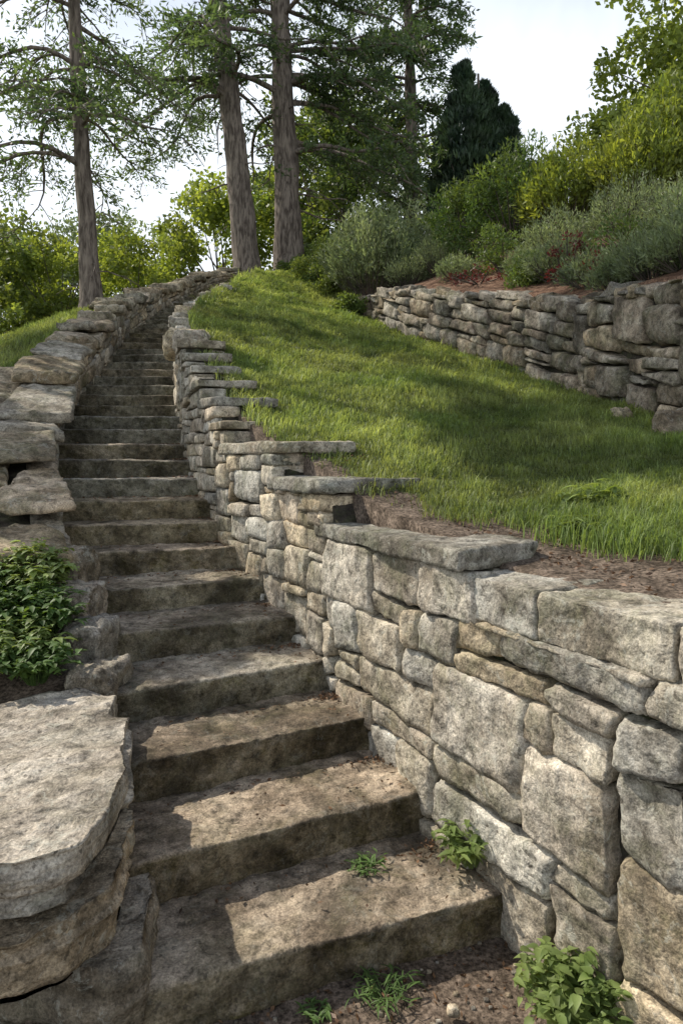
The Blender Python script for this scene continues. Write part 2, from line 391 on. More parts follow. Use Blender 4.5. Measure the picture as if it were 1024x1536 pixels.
ashlar(mb,PR,sA,sB,.13,.088,zl_,zh,b0,(2,5),(1,4),.2,.034,.014,5,.010,23,jit=.027,gap=.005,fine=.75,cutr=(.88,.98),tr=(.70,1.2),cuts=4)
ashlar(mb,PR,sB,sC,.115,.075,zl_,zh,b0,(2,4),(1,3),.2,.03,.013,5,.010,13,jit=.022,gap=.005,tr=(.7,1.2))
ashlar(mb,PR,sC,sD,.12,.075,zl_,zh,b0,(2,4),(1,2),.2,.035,.012,5,.010,14,jit=.02,tr=(.7,1.2))
ashlar(mb,PR,sD,PR.L-.05,.13,.09,zl_,zh,lambda s:RISE/.41*(yS(s)),(2,4),(1,2),.2,.04,.016,5,.02,15,jit=.02)
def core(path,sa,sb,zlo,zhi,offs,n=200):
    S=np.linspace(sa,sb,n);v=[];f=[]
    for i,s in enumerate(S):
        a=path.at(s,offs[0]);b=path.at(s,offs[1]);lo=zlo(s);hi=zhi(s)
        v+= [[a[0],a[1],lo],[a[0],a[1],hi],[b[0],b[1],hi],[b[0],b[1],lo]]
        if i:
            o=(i-1)*4;p=i*4
            f+=[[o,p,p+1,o+1],[o+1,p+1,p+2,o+2],[o+2,p+2,p+3,o+3]]
    f+=[[0,1,2,3],[len(v)-4,len(v)-1,len(v)-2,len(v)-3]]
    return v,f
v,f=core(PR,PR.y2s(-2.5),PR.L-.05,zl_,lambda s:zh(s)-.01,(-.05,-.26));mb.add(v,f,1,1)
g=np.random.default_rng(5)
def slab(mb,path,s0,s1,zt,th,t0,t1,seed,amp=.012,rad=.012,nn=None,tint=1.0,zt2=None,jit=.02,tilt=0,mat=0,cuts=4,cutr=(.84,.96),fine=.6):
    gg=np.random.default_rng(seed);C=np.zeros((2,2,2,3));zt2=zt if zt2 is None else zt2
    for i,s in enumerate((s0,s1)):
        for j,t in enumerate((t0,t1)):
            ds,dt=gg.uniform(-jit,jit,2)
            q=path.at(s+ds,t+dt)
            zz=(zt,zt2)[i]+gg.uniform(-jit,jit)*.25+tilt*(j)
            C[i,j,0]=[q[0],q[1],zz-th];C[i,j,1]=[q[0],q[1],zz]
    D=max(1.6,C[...,1].mean())
    if nn is None: nn=(int(np.clip(abs(s1-s0)*110/D,7,70)),int(np.clip(abs(t1-t0)*110/D,7,44)),int(np.clip(th*130/D,4,16)))
    rock(mb,C,rad,amp,3.5,nn,tint,seed,fine=fine,mat=mat,cuts=cuts,cutr=cutr)
deps=[.45,.42,.64,.57,.66,.54,.48,.46,.46,.5]
edges=[-2.4,-1.6,-.7,.3,1.2,1.95,2.42,2.80]
for i in range(len(edges)-1):
    th=[.17,.17,.17,.17,.19,.18,.175][i]
    slab(mb,PR,PR.y2s(edges[i])+.003,PR.y2s(edges[i+1])-.003,1.32,th,-.5,.012,300+i,tint=g.uniform(.75,.95),jit=.006,cuts=3,cutr=(.95,.99))
for i,(a,b,zt,th) in enumerate(segs[1:]):
    slab(mb,PR,PR.y2s(a),PR.y2s(b),zt,th,-deps[i+1],.035,330+i,tint=g.uniform(.58,.78),amp=.012,cuts=5,cutr=(.90,.975))
    if i>0:
        zp=segs[i][2];h=zt-th-zp
        slab(mb,PR,PR.y2s(a)+.05,PR.y2s(a)+.22,zt-th-.003,h*.98+.03,-deps[i+1]*.55,.0,350+i,tint=.8,amp=.01)
        slab(mb,PR,PR.y2s(a)+.07,PR.y2s(a)+.25,zt-th-.006,h*.98+.03,-deps[i+1]*.95,-deps[i+1]*.57,370+i,tint=.65,amp=.012)
y=8.05
i=0
while y<20:
    ln=g.uniform(.3,.6);z,_=zstep(y+.1);z2,_=zstep(y+ln)
    th=g.uniform(.14,.26)
    slab(mb,PR,PR.y2s(y),PR.y2s(y+ln)-.01,z+g.uniform(-.02,.14),th+.04,-g.uniform(.35,.55),g.uniform(.0,.12),400+i,amp=.035,rad=.03,tint=g.uniform(.7,1.2),zt2=z2+g.uniform(-.04,.08),jit=.06,cuts=7,cutr=(.72,.93))
    y+=ln*.93;i+=1
mb.build('stone_retaining_wall',[M_wall,M_core])
# ---------------- left parapet wall -----------------
LP=[(-1.62,4.15)]+[(x,y) for y,x in Lk[6:36]]+[(-3.55,18.6),(-3.15,19.6),(-2.9,20.4)]
PL=Path(LP,-1)
yL=lambda s:float(np.interp(s,PL.S,PL.q[:,1]))
mb=MB()
ashlar(mb,PL,0,PL.L,.12,.08,lambda s:RISE*(yL(s)/.41-4.683)-.3,lambda s:float(zLtop(yL(s)))-.10,lambda s:RISE/.41*yL(s),(2,4),(1,2),.2,.04,.016,6,.012,21,jit=.022,tr=(.7,1.25),cuts=4)
v,f=core(PL,0.0,PL.L,lambda s:float(zLtop(yL(s)))-1.3,lambda s:float(zLtop(yL(s)))-.13,(-.04,-.5));mb.add(v,f,1,1)
s=0;i=0
while s<PL.L-.1:
    y=yL(s);ln=(g.uniform(.25,.5) if g.random()<.45 else g.uniform(.6,1.0)) if y<9 else g.uniform(.22,.55)
    s2=min(s+ln,PL.L);z1=float(zLtop(y));z2=float(zLtop(yL(s2)))
    th=g.uniform(.08,.17);w=g.uniform(.38,.85) if y<8 else g.uniform(.40,.56)
    slab(mb,PL,s-.06,s2+.03,z1+g.uniform(.05,.35)*(z2-z1)+g.uniform(-.03,.05),th+.03,-w,g.uniform(-.02,.08),500+i,amp=.022,rad=.010,tint=g.uniform(.65,1.2),zt2=z2-.01+g.uniform(-.04,.03),jit=.10,cuts=10,cutr=(.70,.95),fine=.8,tilt=g.uniform(-.05,.05))
    s=s2;i+=1
s=0.05
while yL(s)<7.6:
    ln=g.uniform(.3,.55) if g.random()<.4 else g.uniform(.7,1.15);y=yL(s);z1=float(zLtop(y));z2=float(zLtop(yL(s+ln)))
    slab(mb,PL,s,s+ln,z1-.03+g.uniform(-.06,.02),.3,-1.35,-.48+g.uniform(-.16,.12),540+i,amp=.028,rad=.012,tint=g.uniform(.7,1.15),zt2=z2-.06+g.uniform(-.04,.03),jit=.14,cuts=10,cutr=(.70,.95),fine=.8,tilt=g.uniform(-.03,.09));s+=ln*.93;i+=1
mb.build('stone_parapet_wall',[M_left,M_core])
# ---------------- left boulders -----------------
def polyrock(mb,outline,z0,z1,seed,amp=.03,tint=1.0,dens=150,undercut=.0,tilt=(0,0),rag=.02):
    """flat layered slab with a free outline, ragged split sides"""
    o=np.array(outline,float);c=o.mean(0)
    d=np.r_[0,np.cumsum(np.linalg.norm(np.diff(np.vstack([o,o[:1]]),axis=0),axis=1))]
    t=np.linspace(0,d[-1],dens,endpoint=False);oo=np.vstack([o,o[:1]])
    P=np.c_[np.interp(t,d,oo[:,0]),np.interp(t,d,oo[:,1])]
    P0=np.c_[P,np.zeros(dens)]
    P=c+(P-c)*(1+rag*fbm(P0,3,2,seed)+rag*.8*fbm(P0,11,3,seed+2))[:,None]
    top=[(q,0) for q in np.linspace(0,1,34)[:-1]**.8*.985]
    sides=[(None,a) for a in np.linspace(0,1,16)]
    bot=[(q,1) for q in np.linspace(.97,0,5)]
    V=[];typ=[]
    for q,a in top: V.append(np.c_[c+(P-c)*q,np.full(dens,z1)]);typ.append(0)
    for _,a in sides:
        z=z1+(z0-z1)*a
        pz=np.c_[P*2.2,np.full(dens,z*22.)]
        led=.022*fbm(pz,1.0,3,seed+7)+.012*np.sign(vnoise(np.c_[P*1.5,np.full(dens,z*14.)],seed+3))
        sc=-(.018 if a in (0,1) else 0)-undercut*a
        dr=P-c;dl=np.linalg.norm(dr,axis=1,keepdims=True)
        V.append(np.c_[P+dr/dl*(led*(a>0)+sc)[:,None],np.full(dens,z)]);typ.append(1)
    for q,a in bot: V.append(np.c_[c+(P-c)*(q-undercut),np.full(dens,z0)]);typ.append(2)
    V=np.array(V);nr=len(V);ty=np.repeat(typ,dens);V=V.reshape(-1,3)
    nz=fbm(V,1.6,3,seed+1)*amp*.6+np.abs(fbm(V,4.5,4,seed+4,.6))*-amp*.5
    # flaked layers on the top surface
    lay=vnoise(np.c_[V[:,:2]*2.6,np.full(len(V),seed*.37)],seed+11);nz=nz-np.where((ty==0)&(lay>.22),.010,0)
    V[:,2]+=np.where(ty==0,nz,nz*(V[:,2]-z0)/(z1-z0))
    V[:,2]+=(V[:,0]-c[0])*tilt[0]+(V[:,1]-c[1])*tilt[1]
    F=[]
    for i in range(nr-1):
        for j in range(dens):
            F.append([i*dens+j,(i+1)*dens+j,(i+1)*dens+(j+1)%dens,i*dens+(j+1)%dens])
    mb.add(V,np.array(F),tint)
mb=MB()
polyrock(mb,[(-1.95,2.3),(-1.7,2.9),(-1.22,3.24),(-1.04,3.16),(-1.0,2.95),(-.90,2.9),(-.80,2.52),(-.735,2.38),(-.72,2.1),(-.74,1.95),(-.80,1.88),(-1.0,1.83),(-1.5,1.84)],.58,.70,601,.04,tint=.92,tilt=(.01,-.01))
polyrock(mb,[(-1.9,2.3),(-1.6,2.9),(-1.1,3.1),(-.90,2.7),(-.80,2.3),(-.83,2.04),(-.90,1.98),(-1.4,1.95)],.46,.575,602,.02,tint=.85,tilt=(.02,0))
polyrock(mb,[(-1.9,2.3),(-1.5,2.9),(-.95,3.0),(-.74,2.5),(-.69,2.15),(-.78,1.95),(-1.0,1.87),(-1.5,1.86)],.27,.455,603,.03,tint=.95,rag=.04,undercut=.03)
polyrock(mb,[(-1.6,2.3),(-1.4,2.9),(-.85,2.95),(-.66,2.4),(-.60,2.08),(-.7,2.0),(-1.1,2.1)],-.1,.28,604,.03,tint=.6,rag=.05)
for i,(x,y,zt,sx,sy,h) in enumerate([(-1.20,3.42,.76,.20,.36,.4),(-1.37,3.70,.90,.22,.34,.4),(-1.56,4.00,1.04,.26,.36,.4),(-1.78,4.36,1.20,.34,.42,.4)]):
    rock(mb,boxC(x-sx/2,x+sx/2,y-sy/2,y+sy/2,zt-h,zt),.02,.02,4,(24,24,18),.62+(.08*i)%.3,620+i,fine=.8,cuts=6,cutr=(.82,.96))
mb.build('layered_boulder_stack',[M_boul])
# ---------------- upper drystone wall -----------------
PU=Path(Up,1);yU=lambda s:float(np.interp(s,PU.S,PU.q[:,1]));xUU=lambda s:float(np.interp(s,PU.S,PU.q[:,0]))
mb=MB()
zcache=np.array([float(lawn(np.array([xUU(s)]),np.array([yU(s)]))[0])-.12 for s in PU.S]);zbF=lambda s:float(np.interp(s,PU.S,zcache))
zhU=lambda s:max(float(zUtop(yU(s)))-.02,zbF(s)+.25)
sM=PU.y2s(8.3)
ashlar(mb,PU,0,sM,.19,.12,zbF,zhU,zbF,(2,4),(1,4),.3,.12,.022,4,.014,35,jit=.05,tr=(.5,1.3),gap=.010,cuts=6,cutr=(.80,.96),fine=.9)
ashlar(mb,PU,sM,PU.L,.19,.10,zbF,zhU,zbF,(2,4),(1,3),.3,.12,.022,4,.014,33,jit=.04,tr=(.5,1.3),gap=.010,cuts=6,cutr=(.80,.96),fine=.9)
v,f=core(PU,0,PU.L,lambda s:zbF(s)-.2,lambda s:max(float(zUtop(yU(s)))-.08,zbF(s)+.2),(-.08,-.45));mb.add(v,f,1,1)
s=0;i=0
while s<PU.L-.3:
    ln=g.uniform(.25,.75);y=yU(s)
    z1=max(float(zUtop(y)),zbF(s)+.3);z2=max(float(zUtop(yU(s+ln))),zbF(s+ln)+.3)
    slab(mb,PU,s,s+ln-.02,z1+g.uniform(-.04,.1),g.uniform(.10,.26),-.5,g.uniform(-.03,.08),700+i,amp=.025,rad=.016,tint=g.uniform(.6,1.25),zt2=z2+g.uniform(-.04,.1),jit=.06,cuts=7,cutr=(.74,.94),fine=.9);s+=ln;i+=1
for i,(x,y,s_) in enumerate([(2.85,5.75,.2),(3.15,5.35,.26),(3.3,5.05,.3),(2.7,6.6,.12)]):
    z=float(lawn(np.array([x]),np.array([y]))[0]);rock(mb,boxC(x-s_,x+s_,y-s_*.8,y+s_*.8,z-.1,z+s_*1.0),.08,.03,4,(20,18,14),1.1,760+i,cuts=9,cutr=(.7,.9),fine=.6)
mb.build('dry_stone_wall',[M_up,M_core])
# ---------------- foliage helpers -----------------
def unit(v): return v/np.maximum(np.linalg.norm(v,axis=-1,keepdims=True),1e-9)
def leaves(mb,P,L,W,dirs=None,jit=1.0,tint=None,mat=0,g=rng,lv=.3):
    n=len(P);a=g.normal(size=(n,3))
    if dirs is not None: a=dirs+a*jit
    a=unit(a);b=unit(np.cross(a,g.normal(size=(n,3))))
    l=L*g.uniform(1-lv,1+lv,(n,1));w=W*g.uniform(1-lv,1+lv,(n,1))*.5
    V=np.stack([P,P+a*l*.45+b*w,P+a*l,P+a*l*.45-b*w],1).reshape(-1,3)
    t=np.ones(n) if tint is None else tint
    mb.add(V,np.arange(4*n).reshape(n,4),np.repeat(t*g.uniform(.75,1.25,n),4),mat)
def tube(mb,P,Rr,sides=8,mat=0,amp=0,seed=0):
    P=np.asarray(P,float);n=len(P);T=unit(np.gradient(P,axis=0))
    up=np.array([0,0,1.0]) if abs(T[0,2])<.9 else np.array([1.0,0,0])
    A=unit(np.cross(T,up));B=np.cross(T,A);th=np.linspace(0,2*math.pi,sides,endpoint=False)
    Rr=np.asarray(Rr,float)[:,None,None]
    V=P[:,None,:]+(A[:,None,:]*np.cos(th)[None,:,None]+B[:,None,:]*np.sin(th)[None,:,None])*Rr
    V=V.reshape(-1,3)
    if amp:
        C=np.repeat(P,sides,0);d=unit(V-C);V=V+d*(fbm(V*np.array([1,1,.3]),4,3,seed)*amp)[:,None]
    F=[[i*sides+j,i*sides+(j+1)%sides,(i+1)*sides+(j+1)%sides,(i+1)*sides+j] for i in range(n-1) for j in range(sides)]
    mb.add(V,F,1.0,mat)
def pine(name,base,top,r0,z0,nl,Lmax,seed,mfol,bend=.3,leafL=.17,leafW=.05,nleaf=26,droop=.45,azbias=None,bare=5,tipL=.35,ntw=5,sprd=.10):
    g=np.random.default_rng(seed);mb=MB();base=np.array(base,float);top=np.array(top,float)
    t=np.linspace(0,1,40);P=base+(top-base)*t[:,None];P[:,0]+=np.sin(t*math.pi)*bend;P[:,1]+=np.sin(t*5)*.1
    Rr=r0*(1-t*.75)+r0*.5*np.exp(-t*45);tube(mb,P,Rr,18,0,r0*.12,seed)
    H=top[2]-base[2]
    for i in range(nl+bare):
        isb=i>=nl
        z=g.uniform(z0,top[2]) if not isb else g.uniform(z0-2.5,z0+2)
        tt=(z-base[2])/H;st=np.array([np.interp(tt,t,P[:,q]) for q in range(3)])
        az=g.uniform(0,2*math.pi) if azbias is None or g.random()<.4 else g.normal(azbias,.6)
        d=np.array([math.cos(az),math.sin(az),0])
        f=(z-z0)/(top[2]-z0) if not isb else .3
        L=Lmax*(1-(1-tipL)*max(f,0))*g.uniform(.5,1.05)*(.5 if isb else 1)
        u=np.linspace(0,1,12);up=g.uniform(.1,.35)
        sd=np.array([-d[1],d[0],0])
        C=st+d*(L*u)[:,None]+np.array([0,0,1])*(L*(up*u-(up+droop*g.uniform(.6,1.3))*u**2))[:,None]+sd*(np.sin(u*g.uniform(2,7))*L*.09)[:,None]+np.array([0,0,1])*(np.sin(u*g.uniform(6,11))*.06*L*u)[:,None]
        tube(mb,C,(.03+.010*L)*(1-u*.9)*(r0/.35)**.5*(.6 if isb else 1),6,0,.006,seed)
        nt=int(L*(ntw if not isb else 1.2))
        for j in range(nt):
            q=g.uniform(.15,1.0);c=np.array([np.interp(q,u,C[:,a]) for a in range(3)])
            sg=g.choice([-1,1]);td=unit(sd*sg*g.uniform(.5,1.2)+d*g.uniform(.2,.9)+np.array([0,0,g.uniform(-.55,.2)]))
            tl=g.uniform(.5,1.2)*(1.15-q*.5)*(L/Lmax*.5+.6)
            w=np.linspace(0,1,5);tp=c+td*(tl*w)[:,None]+np.array([0,0,-1])*(.3*tl*w**2)[:,None]
            tube(mb,tp,.010*(1-w*.8)+.003,3,0)
            if isb and g.random()<.8:continue
            n=int(nleaf*tl/.8);qq=g.uniform(.1,1.1,n)
            LP_=c+td*(tl*qq)[:,None]+np.array([0,0,-1])*(.3*tl*qq**2)[:,None]+g.normal(size=(n,3))*np.array([sprd,sprd,sprd*.6])
            leaves(mb,LP_,leafL,leafW,np.repeat(td[None],n,0),.9,np.full(n,g.uniform(.7,1.3)),1,g)
    return mb.build(name,[M_bark,mfol],smooth=True)
def crown(mb,c,rad,ncl,cr,nleaf,L,W,seed,mat=1,up=0,hollow=.45,floor=None,jag=.25):
    g=np.random.default_rng(seed);c=np.array(c,float);rad=np.array(rad,float)
    d=unit(g.normal(size=(ncl,3)));rr=(hollow+(1-hollow)*g.random(ncl)**.6)*(1+jag*g.normal(size=ncl)*.6)
    cc=c+d*rad*rr[:,None]
    for q in cc:
        s_=cr*g.uniform(.55,1.35);n=int(nleaf*(s_/cr)**2)
        dd=unit(g.normal(size=(n,3)));P=q+dd*(s_*(.35+.65*g.random(n)**.5))[:,None]*np.array([1,1,.7])
        if floor is not None: P=P[P[:,2]>floor-.1]
        n=len(P)
        if n==0: continue
        leaves(mb,P,L,W,np.repeat(np.array([[0,0,up]]),n,0)+unit(P-c)*.5,1.0,np.full(n,g.uniform(.7,1.3)),mat,g)
    return cc
def broadleaf(name,base,c,rad,seed,mfol,r0=.2,ncl=70,cr=.8,nleaf=260,L=.16,W=.11,jag=.25,hollow=.35,extra=()):
    mb=MB();g=np.random.default_rng(seed);base=np.array(base,float);c=np.array(c,float)
    cc=crown(mb,c,rad,ncl,cr,nleaf,L,W,seed,jag=jag,hollow=hollow)
    for k,(c2,rad2,ncl2,cr2) in enumerate(extra): cc=np.vstack([cc,crown(mb,c2,rad2,ncl2,cr2,nleaf,L,W,seed+k+1,hollow=.1)])
    u=np.linspace(0,1,14);P=base+(c-base)*u[:,None];P[:,0]+=np.sin(u*4)*.15;tube(mb,P,r0*(1-.7*u)+r0*.4*np.exp(-u*20),10,0,r0*.1,seed)
    for q in cc[::3]:
        k=g.uniform(.4,.9);s_=base+(c-base)*k;w=np.linspace(0,1,8)
        B=s_+(q-s_)*w[:,None]+np.array([0,0,1])*(np.sin(w*math.pi)*.25)[:,None];tube(mb,B,r0*.28*(1-w*.85),5,0)
    return mb.build(name,[M_bark,mfol],smooth=True)
def shrub(name,c,rad,h,seed,mfol,ncl=26,cr=.28,nleaf=170,L=.08,W=.035,up=.5):
    mb=MB();g=np.random.default_rng(seed);x,y=c;z=gz1(x,y)
    cc=crown(mb,(x,y,z+h*.5),(rad,rad,h*.55),ncl,cr,nleaf,L,W,seed,up=up,floor=z,hollow=.4)
    for q in cc[::2]:
        w=np.linspace(0,1,5);b=np.array([x,y,z-.05]);tube(mb,b+(q-b)*w[:,None],.02*(1-w*.7),4,0)
    return mb.build(name,[M_twig,mfol],smooth=True)
def spray(name,c,rad,h,seed,mfol,n=240,nl=16,L=.09,W=.03):
    """upward feathery shoots"""
    mb=MB();g=np.random.default_rng(seed);x,y=c;z=gz1(x,y)
    for i in range(n):
        a=g.uniform(0,6.28);r=rad*math.sqrt(g.random());k=r/rad
        tip=np.array([x+math.cos(a)*r*1.1,y+math.sin(a)*r*1.1,z+h*(1-.55*k*k)*g.uniform(.7,1.12)])
        root=np.array([x+math.cos(a)*r*.45,y+math.sin(a)*r*.45,z])
        w=np.linspace(0,1,5);C=root+(tip-root)*w[:,None]+np.array([math.cos(a),math.sin(a),0])*(np.sin(w*3.1)*.08*h)[:,None]
        if i%4==0: tube(mb,C,.008*(1-w*.7),3,0)
        q=.3+.7*g.random(nl)**.7;P=np.stack([np.interp(q,w,C[:,j]) for j in range(3)],1)+g.normal(size=(nl,3))*.035
        leaves(mb,P,L,W,np.repeat(unit(tip-root)[None],nl,0),.55,np.full(nl,g.uniform(.7,1.3)),1,g)
    return mb.build(name,[M_twig,mfol],smooth=True)
M_pine=foliage('pine_needles',(.065,.10,.048),(.11,.15,.065),.5,(1.5,1.55,.75))
M_hem=foliage('hemlock_needles',(.050,.078,.038),(.085,.12,.05),.42,(1.4,1.5,.65))
M_cyp=foliage('cypress_foliage',(.024,.048,.028),(.045,.076,.036),.15)
M_dec=foliage('broad_leaves',(.105,.155,.045),(.17,.215,.07),.5)
M_dec2=foliage('pale_leaves',(.14,.175,.095),(.20,.235,.13),.45,(1.3,1.35,.85))
M_lime=foliage('lime_leaves',(.15,.20,.045),(.23,.28,.075),.5)
M_yew=foliage('yew_foliage',(.07,.12,.032),(.12,.17,.048),.38)
M_gold=foliage('golden_arborvitae',(.14,.185,.038),(.22,.26,.058),.45)
M_grey=foliage('greygreen_leaves',(.15,.19,.095),(.24,.275,.145),.4,(1.25,1.3,.8))
M_red=foliage('red_leaves',(.10,.028,.025),(.16,.05,.038),.35,(1.6,.7,.6))
M_weed=foliage('weed_leaves',(.14,.20,.06),(.22,.28,.095),.4,scale=6)
M_ivy=foliage('ground_ivy',(.07,.125,.035),(.11,.18,.052),.35,scale=6)
M_litter=foliage('dry_litter',(.06,.035,.02),(.19,.11,.06),.1,(1,.8,.6),scale=25)
# ---------------- trees -----------------
zt=lambda x,y:gz1(x,y)-.1
pine('pine_tree',(-5.1,14,zt(-5.1,14)),(-5.6,14,15.5),.21,7.5,48,4.0,41,M_pine,bend=-.1,leafL=.13,leafW=.042,nleaf=36,ntw=5.5)
pine('pine_tree',(-2.85,21,zt(-2.85,21)),(-5.2,21,24),.42,12.0,48,5.6,42,M_pine,bend=.25,nleaf=32,leafL=.19,leafW=.06,bare=8)
pine('pine_tree',(-1.65,21.8,zt(-1.65,21.8)),(-2.3,22,25),.46,11.4,58,6.4,43,M_hem,bend=.0,nleaf=34,azbias=-.1,bare=9,leafL=.19,leafW=.06)
pine('hemlock_tree',(2.6,27,zt(2.6,27)-.5),(2.3,27,24),.35,8.5,90,4.8,44,M_hem,nleaf=34,bare=0,tipL=.35,leafL=.22,leafW=.075)
mb=MB();g=np.random.default_rng(50);cx,cy=5.0,25.0;zb=zt(cx,cy)
for (ox,oy,tp,rr) in [(-.45,0,16.1,1.0),(.35,.2,15.4,.95),(.95,-.1,14.4,.8),(-1.0,.1,14.2,.7)]:
    n=12000;q=g.random(n)**.75;z=zb+(tp-zb)*q;rad=rr*np.clip((1-q)*1.9,0,1)**.75*(1+.22*np.sin(q*55+g.random(n)*2));a=g.uniform(0,6.28,n)
    rad=rad*(.75+.3*g.random(n));P=np.c_[cx+ox+np.cos(a)*rad,cy+oy+np.sin(a)*rad,z]
    P[:,:2]+=(fbm(P,1.6,2,5)*.22)[:,None]
    leaves(mb,P,.26,.08,np.c_[np.cos(a)*.35,np.sin(a)*.35,np.ones(n)],.3,.8+.45*fbm(P,1.8,2,8),1,g)
u=np.linspace(0,1,6);tube(mb,np.array([cx,cy,zb])+np.array([0,0,7])*u[:,None],.2*(1-u*.8),8,0)
mb.build('cypress_tree',[M_bark,M_cyp])
broadleaf('maple_tree',(10.3,18,zt(10.3,18)),(10.3,18,10.6),(3.9,3,4.4),51,M_lime,ncl=150,cr=.7,nleaf=190,L=.17,W=.11)
broadleaf('locust_tree',(14.5,24,zt(14.5,24)),(14.0,24,13.0),(3.6,3,4.5),52,M_dec2,ncl=70,cr=.9,nleaf=180,L=.2,W=.12)
broadleaf('linden_tree',(-5.6,33,0),(-5.6,33,11.3),(3.8,3,4.4),53,M_lime,ncl=70,cr=.9,nleaf=180,L=.24,W=.17)
broadleaf('linden_tree',(0,31,0),(.2,31,14.0),(4.0,3,5.0),54,M_dec,ncl=90,cr=1.0,nleaf=190,L=.24,W=.17)
broadleaf('willow_tree',(-12.5,31,-1),(-12.0,31,8.4),(4.2,3,4.8),55,M_dec2,ncl=100,cr=.9,nleaf=190,L=.22,W=.11)
broadleaf('maple_tree',(-11.4,20,0),(-11.2,20,6.0),(2.4,2.3,3.6),56,M_dec,ncl=70,cr=.7,nleaf=190,L=.16,W=.12)
broadleaf('linden_tree',(-17,34,-1),(-17,34,8.0),(4.5,3,5.5),57,M_dec2,ncl=80,cr=1.0,nleaf=190,L=.24,W=.16)
# unseen oak added left of the view, crown clumps placed to dapple steps and lawn
broadleaf('unseen_shade_oak',(-11.5,11,-.5),(-9.5,10.6,10.6),(2.2,1.9,1.0),58,M_dec,r0=.3,ncl=13,cr=.6,nleaf=520,L=.2,W=.15,hollow=.3,
  extra=[((-5.6,10.5,12.0),(3.2,1.7,.8),20,.8),((-8.6,8.4,10.2),(.9,.5,.3),3,.28)])
mb=MB();g=np.random.default_rng(60)
for i in range(50):
    a=-1.0+2.0*i/49;d_=g.uniform(65,90);c=(math.sin(a)*d_,math.cos(a)*d_,g.uniform(3,8))
    crown(mb,c,(4.5,3,7),16,2.2,80,.85,.6,900+i,mat=0)
mb.build('distant_trees',[M_dec])
for i,(x,y,r,h) in enumerate([(-8.2,20,1.5,2.4),(-9.3,17,1.3,2.0),(-6.6,22,1.5,2.6),(-7.4,25,1.8,3.4),(-10.5,16,1.4,2.6)]):
    shrub('lilac_bush',(x,y),r,h,70+i,M_lime,ncl=34,cr=.42,nleaf=180,L=.13,W=.09,up=.1)
spray('lavender_shrub',(.75,16.3),1.15,2.1,80,M_grey,n=420,nl=22,L=.13,W=.035)
spray('lavender_shrub',(1.7,17.6),1.1,2.2,81,M_grey,n=340,nl=22,L=.13,W=.035)
shrub('yew_shrub',(2.7,14.6),.85,1.7,82,M_yew,ncl=34,cr=.3,L=.1,W=.03,up=.8)
shrub('yew_shrub',(3.5,14.0),.95,1.9,83,M_yew,ncl=38,cr=.32,L=.1,W=.03,up=.8)
spray('arborvitae_shrub',(4.3,13.0),.85,1.7,84,M_gold,n=420,nl=24,L=.11,W=.04)
spray('arborvitae_shrub',(5.4,12.0),1.0,2.0,85,M_gold,n=460,nl=24,L=.11,W=.04)
spray('arborvitae_shrub',(6.6,12.5),1.2,2.5,86,M_gold,n=460,nl=24,L=.12,W=.045)
kinds=[('sage_shrub',M_grey),('sage_shrub',M_grey),('juniper_shrub',M_yew),('sage_shrub',M_dec2)]
k=0
for (x,y,r,h) in [(3.6,8.0,.5,.6),(4.2,7.4,.55,.75),(3.9,9.2,.6,.8),(3.3,10.2,.55,.6),(4.7,9.0,.7,1.0),(3.6,11.4,.6,.85),(2.9,12.2,.55,.7),(4.6,10.8,.7,1.1),(5.6,9.6,.8,1.2),(3.9,6.6,.5,.6),(4.6,6.4,.6,.9),(2.2,14.8,.6,.9),(5.2,7.8,.7,1.2),(1.5,15.2,.5,.7),(6.3,8.8,.8,1.4),(3.3,9.0,.4,.45),(3.5,6.9,.4,.5),(3.7,5.9,.45,.55),(4.3,5.3,.5,.7),(3.4,7.5,.35,.4),(4.4,8.3,.6,.9),(3.1,11.3,.4,.5),(2.9,10.8,.35,.4),(3.25,8.2,.3,.35),(2.2,12.9,.4,.45)]:
    nm,mt=kinds[k%4];k+=1
    if k%4==3: shrub(nm,(x,y),r,h,90+k,mt,ncl=22,cr=.2,nleaf=130,L=.06,W=.025,up=.7)
    else: spray(nm,(x,y),r,h,90+k,mt,n=int(180*r/.5),nl=18,L=.075,W=.016)
shrub('red_barberry_bush',(3.20,9.7),.26,.8,120,M_red,ncl=20,cr=.10,nleaf=34,L=.05,W=.025)
shrub('red_barberry_bush',(3.30,8.9),.26,.45,121,M_red,ncl=12,cr=.10,nleaf=30,L=.05,W=.025)
shrub('red_barberry_bush',(2.4,11.9),.5,.15,122,M_red,ncl=18,cr=.09,nleaf=26,L=.05,W=.025)
for i,(x,y,r,h) in enumerate([(-.4,17.6,.5,.7),(-1.0,18.8,.5,.6),(-.3,19.2,.7,1.0),(.2,15.6,.3,.4),(-1.3,20.2,.5,.5),(.6,19,.9,1.8),(-.6,21.5,.9,1.2)]):
    shrub('boxwood_shrub',(x,y),r,h,130+i,M_dec,ncl=22,cr=.22,nleaf=150,L=.07,W=.04,up=.3)
